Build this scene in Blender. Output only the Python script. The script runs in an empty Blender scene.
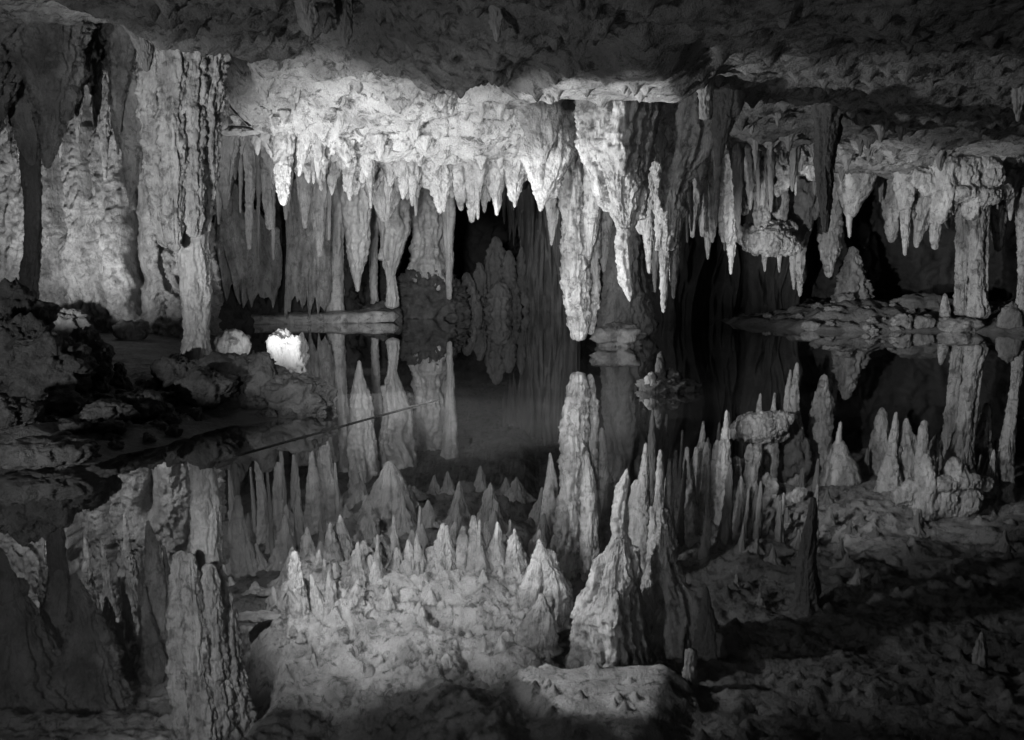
import bpy, math, random
import numpy as np

# ------------------------------------------------------------------ scene, camera
sc = bpy.context.scene
COL = sc.collection
FPX, HORIZON, CAM_H = 910.0, 250.0, 1.5
PITCH = math.atan((370 - HORIZON) / FPX)
cam = bpy.data.objects.new("camera", bpy.data.cameras.new("camera"))
COL.objects.link(cam)
cam.data.sensor_width = 36.0
cam.data.lens = 36.0 * FPX / 1024.0
cam.data.clip_start = 0.05
cam.data.clip_end = 200.0
cam.location = (0, 0, CAM_H)
cam.rotation_euler = (math.pi / 2 - PITCH, 0, 0)
sc.camera = cam
sc.view_settings.view_transform = 'Standard'
sc.view_settings.look = 'None'
sc.view_settings.exposure = 0.0
sc.view_settings.gamma = 1.0
sc.view_settings.use_curve_mapping = False

CT, ST = math.cos(PITCH), math.sin(PITCH)


def P(px, py, Y):
    """world point at distance Y that the camera sees at photo pixel (px, py)"""
    u, v = (px - 512) / FPX, (370 - py) / FPX
    dy, dz = CT + v * ST, -ST + v * CT
    return (u * Y / dy, Y, CAM_H + dz * Y / dy)


def PX(x, Y, z):
    """photo pixel of a world point"""
    h = z - CAM_H
    f, u = Y * CT - h * ST, Y * ST + h * CT
    return (512 + FPX * x / f, 370 - FPX * u / f)


def WL(px, py):
    """point of the water surface under a photo pixel"""
    u, v = (px - 512) / FPX, (370 - py) / FPX
    dy, dz = CT + v * ST, -ST + v * CT
    t = -CAM_H / dz
    return (u * t, dy * t, 0.0)


# ------------------------------------------------------------------ noise
def _hash(ix, iy, iz, seed):
    h = (ix.astype(np.int64) * 374761393 + iy.astype(np.int64) * 668265263 + iz.astype(np.int64) * 2147483647 + seed * 974634777) & 0xFFFFFFFF
    h = ((h ^ (h >> 13)) * 1274126177) & 0xFFFFFFFF
    h = ((h ^ (h >> 16)) * 2246822519) & 0xFFFFFFFF
    return (h ^ (h >> 15)) & 0xFFFFFFFF


_G = np.array([(1, 1, 0), (-1, 1, 0), (1, -1, 0), (-1, -1, 0), (1, 0, 1), (-1, 0, 1), (1, 0, -1), (-1, 0, -1),
               (0, 1, 1), (0, -1, 1), (0, 1, -1), (0, -1, -1), (1, 1, 0), (-1, 1, 0), (0, -1, 1), (0, -1, -1)], float)


def noise(x, y, z, seed=0):
    x, y, z = np.broadcast_arrays(np.asarray(x, float), np.asarray(y, float), np.asarray(z, float))
    fx, fy, fz = np.floor(x), np.floor(y), np.floor(z)
    ix, iy, iz = fx.astype(np.int64), fy.astype(np.int64), fz.astype(np.int64)
    x, y, z = x - fx, y - fy, z - fz
    u, v, w = (t * t * t * (t * (t * 6 - 15) + 10) for t in (x, y, z))
    out = 0.0
    for a in (0, 1):
        wa = u if a else 1 - u
        for b in (0, 1):
            wb = v if b else 1 - v
            for c in (0, 1):
                wc = w if c else 1 - w
                g = _G[_hash(ix + a, iy + b, iz + c, seed) & 15]
                out = out + wa * wb * wc * (g[..., 0] * (x - a) + g[..., 1] * (y - b) + g[..., 2] * (z - c))
    return out


def fbm(x, y, z, seed=0, octs=4, gain=0.5):
    s, a, f = 0.0, 1.0, 1.0
    for k in range(octs):
        s = s + a * noise(np.asarray(x) * f, np.asarray(y) * f, np.asarray(z) * f, seed + 17 * k)
        a *= gain
        f *= 2.03
    return s


def ridged(x, y, z, seed=0, octs=3):
    s, a, f = 0.0, 1.0, 1.0
    for k in range(octs):
        s = s + a * (1 - 2.2 * np.abs(noise(np.asarray(x) * f, np.asarray(y) * f, np.asarray(z) * f, seed + 31 * k)))
        a *= 0.5
        f *= 2.1
    return s


def billow(x, y, z, seed=0, octs=3):
    s, a, f = 0.0, 1.0, 1.0
    for k in range(octs):
        s = s + a * (2.0 * np.abs(noise(np.asarray(x) * f, np.asarray(y) * f, np.asarray(z) * f, seed + 41 * k)) - 0.45)
        a *= 0.55
        f *= 2.15
    return s


def S(a, b, t):
    t = np.clip((np.asarray(t, float) - a) / (b - a), 0, 1)
    return t * t * (3 - 2 * t)


def G(d, s):
    return np.exp(-(np.asarray(d) / s) ** 2)


# ------------------------------------------------------------------ materials
def material(name, light, dark, scale=3.0, streak=1.0, bump=0.5, bump_dist=0.02, rough=0.85, pits=0.0, spec=0.25, fine=60.0, blotch=0.5, bare_shade=None):
    m = bpy.data.materials.new(name)
    m.use_nodes = True
    nt = m.node_tree
    N, L = nt.nodes, nt.links
    b = N["Principled BSDF"]
    geo = N.new("ShaderNodeNewGeometry")
    mp = N.new("ShaderNodeMapping")
    mp.inputs["Scale"].default_value = (1, 1, streak)
    L.new(geo.outputs["Position"], mp.inputs["Vector"])
    n1 = N.new("ShaderNodeTexNoise")
    n1.inputs["Scale"].default_value = scale
    n1.inputs["Detail"].default_value = 8
    n1.inputs["Roughness"].default_value = 0.65
    L.new(mp.outputs[0], n1.inputs["Vector"])
    r = N.new("ShaderNodeValToRGB")
    r.color_ramp.elements[0].position = 0.5 - 0.35 * blotch
    r.color_ramp.elements[0].color = (dark, dark, dark, 1)
    r.color_ramp.elements[1].position = 0.5 + 0.12
    r.color_ramp.elements[1].color = (light, light, light, 1)
    L.new(n1.outputs["Fac"], r.inputs["Fac"])
    col = r.outputs["Color"]
    n2 = N.new("ShaderNodeTexNoise")
    n2.inputs["Scale"].default_value = fine
    n2.inputs["Detail"].default_value = 5
    n2.inputs["Roughness"].default_value = 0.7
    L.new(mp.outputs[0], n2.inputs["Vector"])
    r2 = N.new("ShaderNodeMapRange")
    r2.inputs["From Min"].default_value = 0.3
    r2.inputs["From Max"].default_value = 0.7
    r2.inputs["To Min"].default_value = 0.8
    r2.inputs["To Max"].default_value = 1.12
    L.new(n2.outputs["Fac"], r2.inputs["Value"])
    mx = N.new("ShaderNodeMix")
    mx.data_type = 'RGBA'
    mx.blend_type = 'MULTIPLY'
    mx.inputs["Factor"].default_value = 1
    L.new(col, mx.inputs["A"])
    L.new(r2.outputs[0], mx.inputs["B"])
    col = mx.outputs["Result"]
    if pits:
        n3 = N.new("ShaderNodeTexNoise")
        n3.inputs["Scale"].default_value = 7.0
        n3.inputs["Detail"].default_value = 6
        n3.inputs["Roughness"].default_value = 0.7
        n3.inputs["Distortion"].default_value = 0.6
        L.new(geo.outputs["Position"], n3.inputs["Vector"])
        r3 = N.new("ShaderNodeMapRange")
        r3.inputs["From Min"].default_value = 0.37
        r3.inputs["From Max"].default_value = 0.48
        r3.inputs["To Min"].default_value = 1 - pits
        r3.inputs["To Max"].default_value = 1
        L.new(n3.outputs["Fac"], r3.inputs["Value"])
        m3 = N.new("ShaderNodeMix")
        m3.data_type = 'RGBA'
        m3.blend_type = 'MULTIPLY'
        m3.inputs["Factor"].default_value = 1
        L.new(col, m3.inputs["A"])
        L.new(r3.outputs[0], m3.inputs["B"])
        col = m3.outputs["Result"]
    if bare_shade is not None:
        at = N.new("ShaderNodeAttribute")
        at.attribute_name = "calcite"  # mask of pale calcite together with painted light and shade of the roof
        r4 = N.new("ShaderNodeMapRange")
        r4.inputs["To Min"].default_value = bare_shade
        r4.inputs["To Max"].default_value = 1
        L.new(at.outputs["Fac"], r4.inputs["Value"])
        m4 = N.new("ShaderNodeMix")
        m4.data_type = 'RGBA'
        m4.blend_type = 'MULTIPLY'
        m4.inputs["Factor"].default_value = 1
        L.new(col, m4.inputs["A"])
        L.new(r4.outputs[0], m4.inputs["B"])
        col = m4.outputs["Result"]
    L.new(col, b.inputs["Base Color"])
    b.inputs["Roughness"].default_value = rough
    b.inputs["Specular IOR Level"].default_value = spec
    nb = N.new("ShaderNodeTexNoise")
    nb.inputs["Scale"].default_value = fine * 0.45
    nb.inputs["Detail"].default_value = 7
    nb.inputs["Roughness"].default_value = 0.68
    L.new(mp.outputs[0], nb.inputs["Vector"])
    bp = N.new("ShaderNodeBump")
    bp.inputs["Strength"].default_value = bump
    bp.inputs["Distance"].default_value = bump_dist
    L.new(nb.outputs["Fac"], bp.inputs["Height"])
    L.new(bp.outputs["Normal"], b.inputs["Normal"])
    return m


M_CALC = material("calcite", 0.46, 0.22, 4.0, 0.4, 1.0, 0.05, pits=0.6, fine=48, rough=0.42, spec=0.5)
M_SMOOTH = material("smooth_calcite", 0.40, 0.24, 3.0, 0.3, 0.6, 0.025, pits=0.3, rough=0.38, spec=0.5)
M_WALL = material("wall_calcite", 0.40, 0.15, 3.0, 0.7, 1.0, 0.06, pits=0.4)
M_CEIL = material("ceiling_limestone", 0.50, 0.24, 2.2, 1.0, 1.0, 0.05, pits=0.75, bare_shade=0.26)
M_BACK = material("shadowy_limestone", 0.17, 0.08, 1.5, 0.4, 0.9, 0.06)  # back rock with shadow mixed into its colour
M_BACK2 = material("dim_calcite", 0.26, 0.14, 3.0, 0.4, 0.9, 0.05, pits=0.3)  # duller copy of the calcite, shade included in its colour
M_MUD = material("mud_coated_rock", 0.13, 0.045, 5.0, 1.0, 1.0, 0.06, rough=0.7)
M_DARK = material("shade_toned_calcite", 0.17, 0.08, 2.5, 0.3, 0.9, 0.04)  # calcite darkened in its colour to stand for shade
M_SILT = material("wet_silt", 0.16, 0.07, 3.0, 1.0, 1.0, 0.05, rough=0.5, spec=0.4)
M_FLAT = material("drowned_silt", 0.17, 0.10, 0.6, 1.0, 0.3, 0.02)
M_HOLLOW = material("shaded_hollow_rock", 0.06, 0.03, 1.5, 0.5, 0.9, 0.06)  # darkness of the unlit hollow painted into the rock colour
M_BED = material("lake_silt", 0.13, 0.08, 0.6, 1.0, 0.3, 0.02)


def water_material():
    m = bpy.data.materials.new("still_water")
    m.use_nodes = True
    nt = m.node_tree
    N, L = nt.nodes, nt.links
    N.clear()
    out = N.new("ShaderNodeOutputMaterial")
    lw = N.new("ShaderNodeLayerWeight")
    lw.inputs["Blend"].default_value = 0.5
    pw = N.new("ShaderNodeMath")
    pw.operation = 'POWER'
    pw.inputs[1].default_value = 4.0
    L.new(lw.outputs["Facing"], pw.inputs[0])
    fr = N.new("ShaderNodeMapRange")
    fr.inputs["To Min"].default_value = 0.42
    fr.inputs["To Max"].default_value = 0.97
    L.new(pw.outputs[0], fr.inputs["Value"])
    gl = N.new("ShaderNodeBsdfGlossy")
    gl.inputs["Roughness"].default_value = 0.012
    gl.inputs["Color"].default_value = (0.95, 0.95, 0.95, 1)
    tr = N.new("ShaderNodeBsdfTransparent")
    tr.inputs["Color"].default_value = (0.8, 0.8, 0.8, 1)
    mix = N.new("ShaderNodeMixShader")
    L.new(fr.outputs[0], mix.inputs[0])
    L.new(tr.outputs[0], mix.inputs[1])
    L.new(gl.outputs[0], mix.inputs[2])
    nz = N.new("ShaderNodeTexNoise")
    nz.inputs["Scale"].default_value = 2.2
    nz.inputs["Detail"].default_value = 2
    geo = N.new("ShaderNodeNewGeometry")
    L.new(geo.outputs["Position"], nz.inputs["Vector"])
    bp = N.new("ShaderNodeBump")
    bp.inputs["Strength"].default_value = 0.02
    bp.inputs["Distance"].default_value = 0.01
    L.new(nz.outputs["Fac"], bp.inputs["Height"])
    L.new(bp.outputs[0], gl.inputs["Normal"])
    L.new(mix.outputs[0], out.inputs["Surface"])
    return m


M_WATER = water_material()

# ------------------------------------------------------------------ mesh plumbing


def mesh_from(name, V, F):
    V = np.asarray(V, np.float32)
    me = bpy.data.meshes.new(name)
    quads = np.asarray(F[0], np.int32).reshape(-1, 4)
    tris = np.asarray(F[1], np.int32).reshape(-1, 3)
    me.vertices.add(len(V))
    me.vertices.foreach_set("co", V.ravel())
    loops = np.concatenate([quads.ravel(), tris.ravel()])
    me.loops.add(len(loops))
    me.loops.foreach_set("vertex_index", loops)
    tot = np.concatenate([np.full(len(quads), 4, np.int32), np.full(len(tris), 3, np.int32)])
    st = np.concatenate([[0], np.cumsum(tot)[:-1]]).astype(np.int32)
    me.polygons.add(len(tot))
    me.polygons.foreach_set("loop_start", st)
    me.polygons.foreach_set("loop_total", tot)
    me.polygons.foreach_set("use_smooth", np.ones(len(tot), bool))
    me.update(calc_edges=True)
    me.validate()
    return me


def link(name, V, F, mat, parent=None, origin=None):
    """one mesh object; V in world coordinates, origin = where its own origin sits"""
    V = np.asarray(V, float)
    if origin is None:
        origin = (0.0, 0.0, 0.0)
    o = bpy.data.objects.new(name, mesh_from(name, V - np.asarray(origin), F))
    o.data.materials.append(mat)
    COL.objects.link(o)
    if parent is None:
        o.location = origin
    else:
        o.parent = parent
        o.location = np.asarray(origin) - np.asarray(parent["base"])
    return o


def tag(o, label, cat, group=None):
    o["label"] = label
    o["category"] = cat
    if group:
        o["group"] = group
    return o


def empty(name, loc, label, cat, group=None):
    o = bpy.data.objects.new(name, None)
    COL.objects.link(o)
    o.location = loc
    o["base"] = [float(c) for c in loc]
    return tag(o, label, cat, group)


def structure(o):
    o["kind"] = "structure"
    return o


def grid_faces(nu, nv, wrap=False):
    """nu rows of nv points"""
    i = np.arange(nu - 1)[:, None] * nv
    j = np.arange(nv if wrap else nv - 1)[None, :]
    j2 = (j + 1) % nv
    return np.stack([i + j, i + j2, i + nv + j2, i + nv + j], -1).reshape(-1, 4)


def poly_dist(X, Y, poly):
    """signed distance to a polygon, positive inside"""
    p = np.asarray(poly, float)
    best = np.full(X.shape, 1e9)
    inside = np.zeros(X.shape, bool)
    for k in range(len(p)):
        a, b = p[k], p[(k + 1) % len(p)]
        e = b - a
        t = np.clip(((X - a[0]) * e[0] + (Y - a[1]) * e[1]) / (e @ e + 1e-12), 0, 1)
        best = np.minimum(best, np.hypot(X - a[0] - t * e[0], Y - a[1] - t * e[1]))
        cond = (a[1] > Y) != (b[1] > Y)
        with np.errstate(divide='ignore', invalid='ignore'):
            inside ^= cond & (X < e[0] * (Y - a[1]) / (e[1] + 1e-12) + a[0])
    return np.where(inside, best, -best)


# ------------------------------------------------------------------ ceiling height
EDGE_Y = [5, 7, 8.5, 9.3, 10, 12, 15, 25]
EDGE_X = [-3.7, -3.0, -2.38, -2.28, -2.95, -4.2, -5.1, -5.1]


PLATE_Z = P(600, 103, 9.36)[2]
PLATE = [(0.05, 9.36), (0.50, 8.55), (0.72, 8.45), (1.12, 7.95), (1.40, 8.6), (1.62, 9.36)]


def plate(x, Y):
    d = poly_dist(x, Y, PLATE) + 0.03 * noise(x * 4, Y * 4, 0.5, 77)
    return S(-0.55, 0.06, d) * (1 - S(9.35, 9.40, Y + 0.08 * noise(x * 2.2, 0.3, 0.5, 79) + 0.04 * noise(x * 7, 0.3, 0.5, 81)))


def fascia(x, Y):
    """1 where the white calcite skin of the bright ledge covers the roof"""
    return S(-3.6, -2.7, x) * (1 - S(0.2, 0.6, x)) * S(9.0, 9.45, Y + 0.25 * noise(x * 2, Y * 2, 0.1, 88)) * (1 - S(12.2, 13, Y))


def ceil_base(x, Y):
    x, Y = np.broadcast_arrays(np.asarray(x, float), np.asarray(Y, float))
    z = 3.2 - 0.25 * S(10, 16, Y) * S(1.5, 4, x) + 0.02 * x * (1 - S(9, 12, Y))
    # broad shallow hollow and the rounded rib in front of the bright ledge
    z = z + 0.42 * G(x + 1.35 + 0.5 * (Y - 7.9), 0.75) * G(Y - 7.9, 1.0)
    z = z - 0.20 * G(x - (0.35 - 0.55 * (Y - 7.2)), 0.36) * S(6.0, 7.2, Y) * (1 - S(9.0, 9.6, Y))
    # bright ledge sinking towards the back, then rising again behind its fringe
    A = S(-3.3, -2.6, x) * (1 - S(0.15, 0.6, x))
    z = z - 0.68 * A * S(9.25, 11.15, Y) * (1 - 0.62 * S(11.45, 12.3, Y + 0.3 * noise(x * 1.3, Y * 1.3, 0.2, 61)))
    # right side: the roof sinks to a lip in front of the black hollow
    z = z - 0.13 * S(3.5, 4.6, x) * S(14.4, 15.7, Y) * (1 - S(16.5, 17.0, Y + 0.5 * noise(x * 1.1, Y, 0.2, 63)))
    # flat plate in front of the hanging block, broken off along its back edge
    M = plate(x, Y)
    z = z * (1 - M) + PLATE_Z * M
    # left alcove, higher
    xl = np.interp(Y, EDGE_Y, EDGE_X)
    H = S(0.05, 0.75, xl - x)
    zl = np.interp(Y, [4, 7, 8.6, 9.6, 10.0, 10.5, 12, 16], [3.3, 3.45, 3.75, 3.85, 3.82, 4.1, 4.3, 4.25])
    z = z * (1 - H) + zl * H
    return z


def ceil_detail(x, Y):
    wob = 0.5 * noise(x * 0.7, Y * 0.7, 3.1, 5)
    rt = S(0.5, 2.0, x)
    f = fascia(x, Y)
    d = (0.10 + 0.05 * rt) * fbm(x * 0.9, Y * 1.1, 0.0, 1, 4)
    d = d + 0.065 * ridged(x * 0.45 + wob, Y * 2.0 + wob, 1.7, 9, 4) * (1 - 0.7 * f) * (1 - 0.45 * rt) - (1 - f) * 0.016 * billow(x * 3.2 + wob, Y * 5.5, 0.9, 39, 3)
    d = d + (0.05 - 0.025 * rt) * fbm(x * 4.5, Y * 5.0, 2.2, 21, 4, 0.6) * (1 - 0.5 * f)
    rub = S(-0.05, 0.25, fbm(x * 1.1, Y * 1.3, 0.9, 44, 3))
    d = d + f * (-0.07 * billow(x * 1.3, Y * 1.6, 0.4, 33, 2) + rub * (-0.075 * billow(x * 5.5, Y * 6, 0.1, 47, 4)) - 0.02 * (1 - rub) * billow(x * 4, Y * 1.5, 0.2, 49, 3))
    d = d + f * 0.16 * S(0.22, 0.5, noise(x * 1.6, Y * 2.2, 0.3, 53)) - (1 - f) * 0.02 * billow(x * 9, Y * 9, 0.4, 37, 3)
    return d * (1 - 0.7 * plate(x, Y))


def ceil_z(x, Y):
    return ceil_base(x, Y) + ceil_detail(x, Y)


def axis(parts):
    a = [np.arange(lo, hi, st) for lo, hi, st in parts]
    return np.concatenate(a + [[parts[-1][1]]])


xs = axis([(-14, -6, 0.12), (-6, -3.4, 0.032), (-3.4, 0.8, 0.017), (0.8, 7, 0.03), (7, 10, 0.06), (10, 14, 0.15)])
ys = axis([(-3, 5, 0.2), (5, 8.8, 0.03), (8.8, 12, 0.018), (12, 17, 0.05), (17, 32, 0.15)])
XX, YY = np.meshgrid(xs, ys)
ZZ = ceil_z(XX, YY)
# small hanging nubs over the right hand ceiling
rng = np.random.default_rng(4)
nub = np.zeros_like(ZZ)
for k in range(700):
    cx, cy = (rng.uniform(0.3, 8.5), rng.uniform(6.2, 15.5)) if k % 4 else (rng.uniform(-2.6, 0.8), rng.uniform(5.8, 8.9))
    r, h = rng.uniform(0.03, 0.075), rng.uniform(0.03, 0.13)
    i0, i1 = np.searchsorted(ys, [cy - 3 * r, cy + 3 * r])
    j0, j1 = np.searchsorted(xs, [cx - 3 * r, cx + 3 * r])
    if i1 > i0 and j1 > j0:
        d2 = (XX[i0:i1, j0:j1] - cx) ** 2 + (YY[i0:i1, j0:j1] - cy) ** 2
        nub[i0:i1, j0:j1] = np.maximum(nub[i0:i1, j0:j1], h * np.exp(-d2 / (r * r)))
ZZ = ZZ - nub
V = np.stack([XX, YY, ZZ], -1).reshape(-1, 3)
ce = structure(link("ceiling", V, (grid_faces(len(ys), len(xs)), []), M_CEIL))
# pale ledge calcite; elsewhere the roof's light and shade are put into colour
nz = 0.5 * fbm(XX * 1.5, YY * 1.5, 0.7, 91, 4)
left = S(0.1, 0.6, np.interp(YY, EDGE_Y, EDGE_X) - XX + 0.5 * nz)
cal_light = np.maximum.reduce([fascia(XX, YY), S(0.85, 0.97, plate(XX, YY)), left, 0.6 * S(12.6, 14.4, YY + nz) * S(1.5, 2.5, XX)])
cal_light = np.clip(cal_light, 0, 1)
at = ce.data.attributes.new("calcite", 'FLOAT', 'POINT')  # holds the calcite skin plus the painted roof light
at.data.foreach_set("value", cal_light.astype(np.float32).ravel())


# ------------------------------------------------------------------ water and lake bed
def sheet(name, x0, x1, y0, y1, step, zf, mat):
    ax, ay = np.arange(x0, x1 + 1e-6, step), np.arange(y0, y1 + 1e-6, step)
    X, Y = np.meshgrid(ax, ay)
    V = np.stack([X, Y, zf(X, Y)], -1).reshape(-1, 3)
    return link(name, V, (grid_faces(len(ay), len(ax)), []), mat)


structure(sheet("water", -14, 14, -3, 26, 29, lambda X, Y: 0 * X, M_WATER)) if False else None
Vw = [(-14, -3, 0), (14, -3, 0), (14, 33, 0), (-14, 33, 0)]
structure(link("water", Vw, ([(0, 1, 2, 3)], []), M_WATER))
structure(sheet("lake_bed", -14, 14, -3, 33, 0.15, lambda X, Y: -0.4 + 0.12 * fbm(X * 0.6, Y * 0.6, 0, 71, 4), M_BED))


# ------------------------------------------------------------------ banks
def bank(name, shore, x0, x1, y0, y1, step, hf, mat, seed, wig=0.10, rough=0.10):
    ax, ay = np.arange(x0, x1, step), np.arange(y0, y1, step)
    X, Y = np.meshgrid(ax, ay)
    D = poly_dist(X, Y, shore) + wig * fbm(X * 1.6, Y * 1.6, 0, seed, 4)
    Z = hf(X, Y, D)
    Z = Z + S(0, 0.4, D) * rough * (1 - 0.7 * S(9, 10.5, Y) * (X < 0)) * fbm(X * 2.6, Y * 2.6, 0, seed + 3, 5, 0.65)
    keep = (Z > -0.65)
    F = grid_faces(len(ay), len(ax))
    F = F[keep.reshape(-1)[F].all(1)]
    V = np.stack([X, Y, Z], -1).reshape(-1, 3)
    used = np.unique(F)
    re = np.full(len(V), -1)
    re[used] = np.arange(len(used))
    return structure(link(name, V[used], (re[F], []), mat))


def w2(px, py):
    q = WL(px, py)
    return (q[0], q[1])


LEFT_SHORE = [(-9.5, 5.9), w2(-60, 475), w2(0, 470), w2(95, 464), w2(130, 452), w2(165, 444), w2(235, 424), w2(330, 413), w2(328, 398),
              w2(262, 384), w2(212, 372), w2(200, 352), w2(200, 341), (-5.0, 16.5), (-9.5, 16.5)]


def left_h(X, Y, D):
    z = np.where(D > 0, 0.05 * S(0, 0.25, D) + 0.10 * S(0.1, 1.0, D), np.maximum(D * 0.6, -0.5))
    q = P(20, 340, 8.2)
    z = z + 0.45 * G(X - q[0] + 0.2, 0.8) * G(Y - q[1], 0.9) * S(0, 0.5, D)
    q = P(220, 385, 8.7)
    z = z + 0.12 * G(X - q[0], 0.6) * G(Y - q[1], 0.45) * S(0, 0.3, D)
    return z


bank("shore", LEFT_SHORE, -9.5, -1.2, 5.5, 16.5, 0.035, left_h, M_SILT, 51)

SHELF = [w2(140, 455), w2(235, 456), w2(300, 437), w2(440, 399), w2(405, 388), w2(330, 392), w2(240, 404), w2(140, 430)]
bank("silt_flat", SHELF, -3.6, -0.4, 6.0, 10.6, 0.03, lambda X, Y, D: np.where(D > 0, -0.02 - 0.012 * (1 - S(0, 0.3, D)), np.maximum(D * 1.2 - 0.032, -0.75)), M_FLAT, 53, 0.05, 0.02)

RIGHT_SHORE = [w2(795, 330), w2(830, 333), w2(900, 332), w2(975, 332), w2(1000, 334), w2(1060, 336), (14, 15.5), (14, 22), (4.6, 22), (4.4, 18.5)]


def right_h(X, Y, D):
    z = np.where(D > 0, 0.10 * S(0, 0.3, D) + 0.28 * S(0.2, 2.0, D), np.maximum(D * 0.8, -0.5))
    q = P(870, 310, 17.6)
    return z + 0.22 * G(X - q[0], 1.0) * G(Y - q[1] - 0.2, 0.7) * S(0, 0.4, D)


bank("far_shore", RIGHT_SHORE, 4.0, 14, 14.5, 22, 0.06, right_h, M_BACK2, 57)


# ------------------------------------------------------------------ walls
def wall(name, plan, z0, z1, ds, dz, fold, seed, mat, fold_freq=2.2, lump=0.10, struct=True, label=None, parent=None, top=None, grooves=(), pop=1.0):
    plan = np.asarray(plan, float)
    seg = np.hypot(*np.diff(plan, axis=0).T)
    cum = np.concatenate([[0], np.cumsum(seg)])
    s = np.arange(0, cum[-1] + ds, ds)
    x, y = np.interp(s, cum, plan[:, 0]), np.interp(s, cum, plan[:, 1])
    k = max(1, int(0.35 / ds))
    ker = np.ones(2 * k + 1) / (2 * k + 1)
    x = np.convolve(np.pad(x, k, 'edge'), ker, 'valid')
    y = np.convolve(np.pad(y, k, 'edge'), ker, 'valid')
    tx, ty = np.gradient(x), np.gradient(y)
    ln = np.hypot(tx, ty) + 1e-9
    nx, ny = ty / ln, -tx / ln
    z = np.arange(z0, z1 + dz, dz)
    Sg, Zg = np.meshgrid(s, z)
    wob = 0.35 * fbm(Sg * 0.5, Zg * 0.9, 1.3, seed + 2, 3)
    d = fold * ridged((Sg + wob) * fold_freq, Zg * 0.28, 0.7, seed, 3)
    d = d + lump * fbm(Sg * 3.0, Zg * 2.2, 4.0, seed + 5, 5, 0.58)
    d = d + 0.055 * pop * (billow(Sg * 7.5, Zg * 4.5, 1.0, seed + 8, 4) + 0.7 * fbm(Sg * 13, Zg * 10, 2.0, seed + 12, 3, 0.6))
    d = d + 0.35 * fold * fbm(Sg * 0.5, Zg * 0.5, 2.0, seed + 9, 3)
    for g in grooves:
        d = d + g(Sg + 0.12 * noise(Zg * 2.5, Sg, 0, 3), Zg)
    X = x[None, :] + nx[None, :] * d
    Y = y[None, :] + ny[None, :] * d
    V = np.stack([X, Y, Zg], -1).reshape(-1, 3)
    o = link(name, V, (grid_faces(len(z), len(s)), []), mat, parent)
    if struct:
        structure(o)
    return o


# outer shell of the chamber
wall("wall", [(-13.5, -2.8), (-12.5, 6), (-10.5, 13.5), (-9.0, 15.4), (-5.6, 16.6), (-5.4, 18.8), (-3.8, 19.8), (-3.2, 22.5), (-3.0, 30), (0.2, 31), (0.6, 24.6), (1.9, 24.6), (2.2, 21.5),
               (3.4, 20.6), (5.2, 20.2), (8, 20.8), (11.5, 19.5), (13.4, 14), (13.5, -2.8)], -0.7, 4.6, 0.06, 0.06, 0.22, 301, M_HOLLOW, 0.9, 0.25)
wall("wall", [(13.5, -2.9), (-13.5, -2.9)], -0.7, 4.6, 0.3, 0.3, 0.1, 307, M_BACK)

# the lit flowstone wall on the left
x0w = P(-30, 200, 15)[0]


def groove(px, d, w, z0, z1, depth, lean=0.0):
    xg = P(px, 200, d)[0]
    return lambda Sg, Zg: -depth * G(Sg - (xg - x0w) - lean * (Zg - z0), w) * S(z0, z0 + 0.4, Zg) * (1 - S(z1 - 0.4, z1, Zg))


fw = wall("flowstone_wall", [(x0w, 14.6), (P(60, 200, 15)[0], 15.0), (P(130, 200, 15)[0], 14.8), (P(185, 200, 15)[0], 15.3), (P(204, 200, 15.9)[0], 15.9)], -0.2, 4.7, 0.022, 0.022, 0.15, 311, M_WALL, 2.3, 0.05,
          struct=False, grooves=[groove(66, 15, 0.10, 1.5, 4.5, 0.5, -0.06), groove(98, 15, 0.07, 2.2, 4.6, 0.45), groove(112, 15, 0.08, 0.3, 2.2, 0.25, -0.15), groove(143, 15, 0.12, 0.2, 3.2, 0.5), groove(80, 15, 0.05, 0.2, 1.2, 0.2)])
tag(fw, "pale flowstone wall with vertical ribs and knobbly skin behind the left bank", "cave wall")


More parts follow.
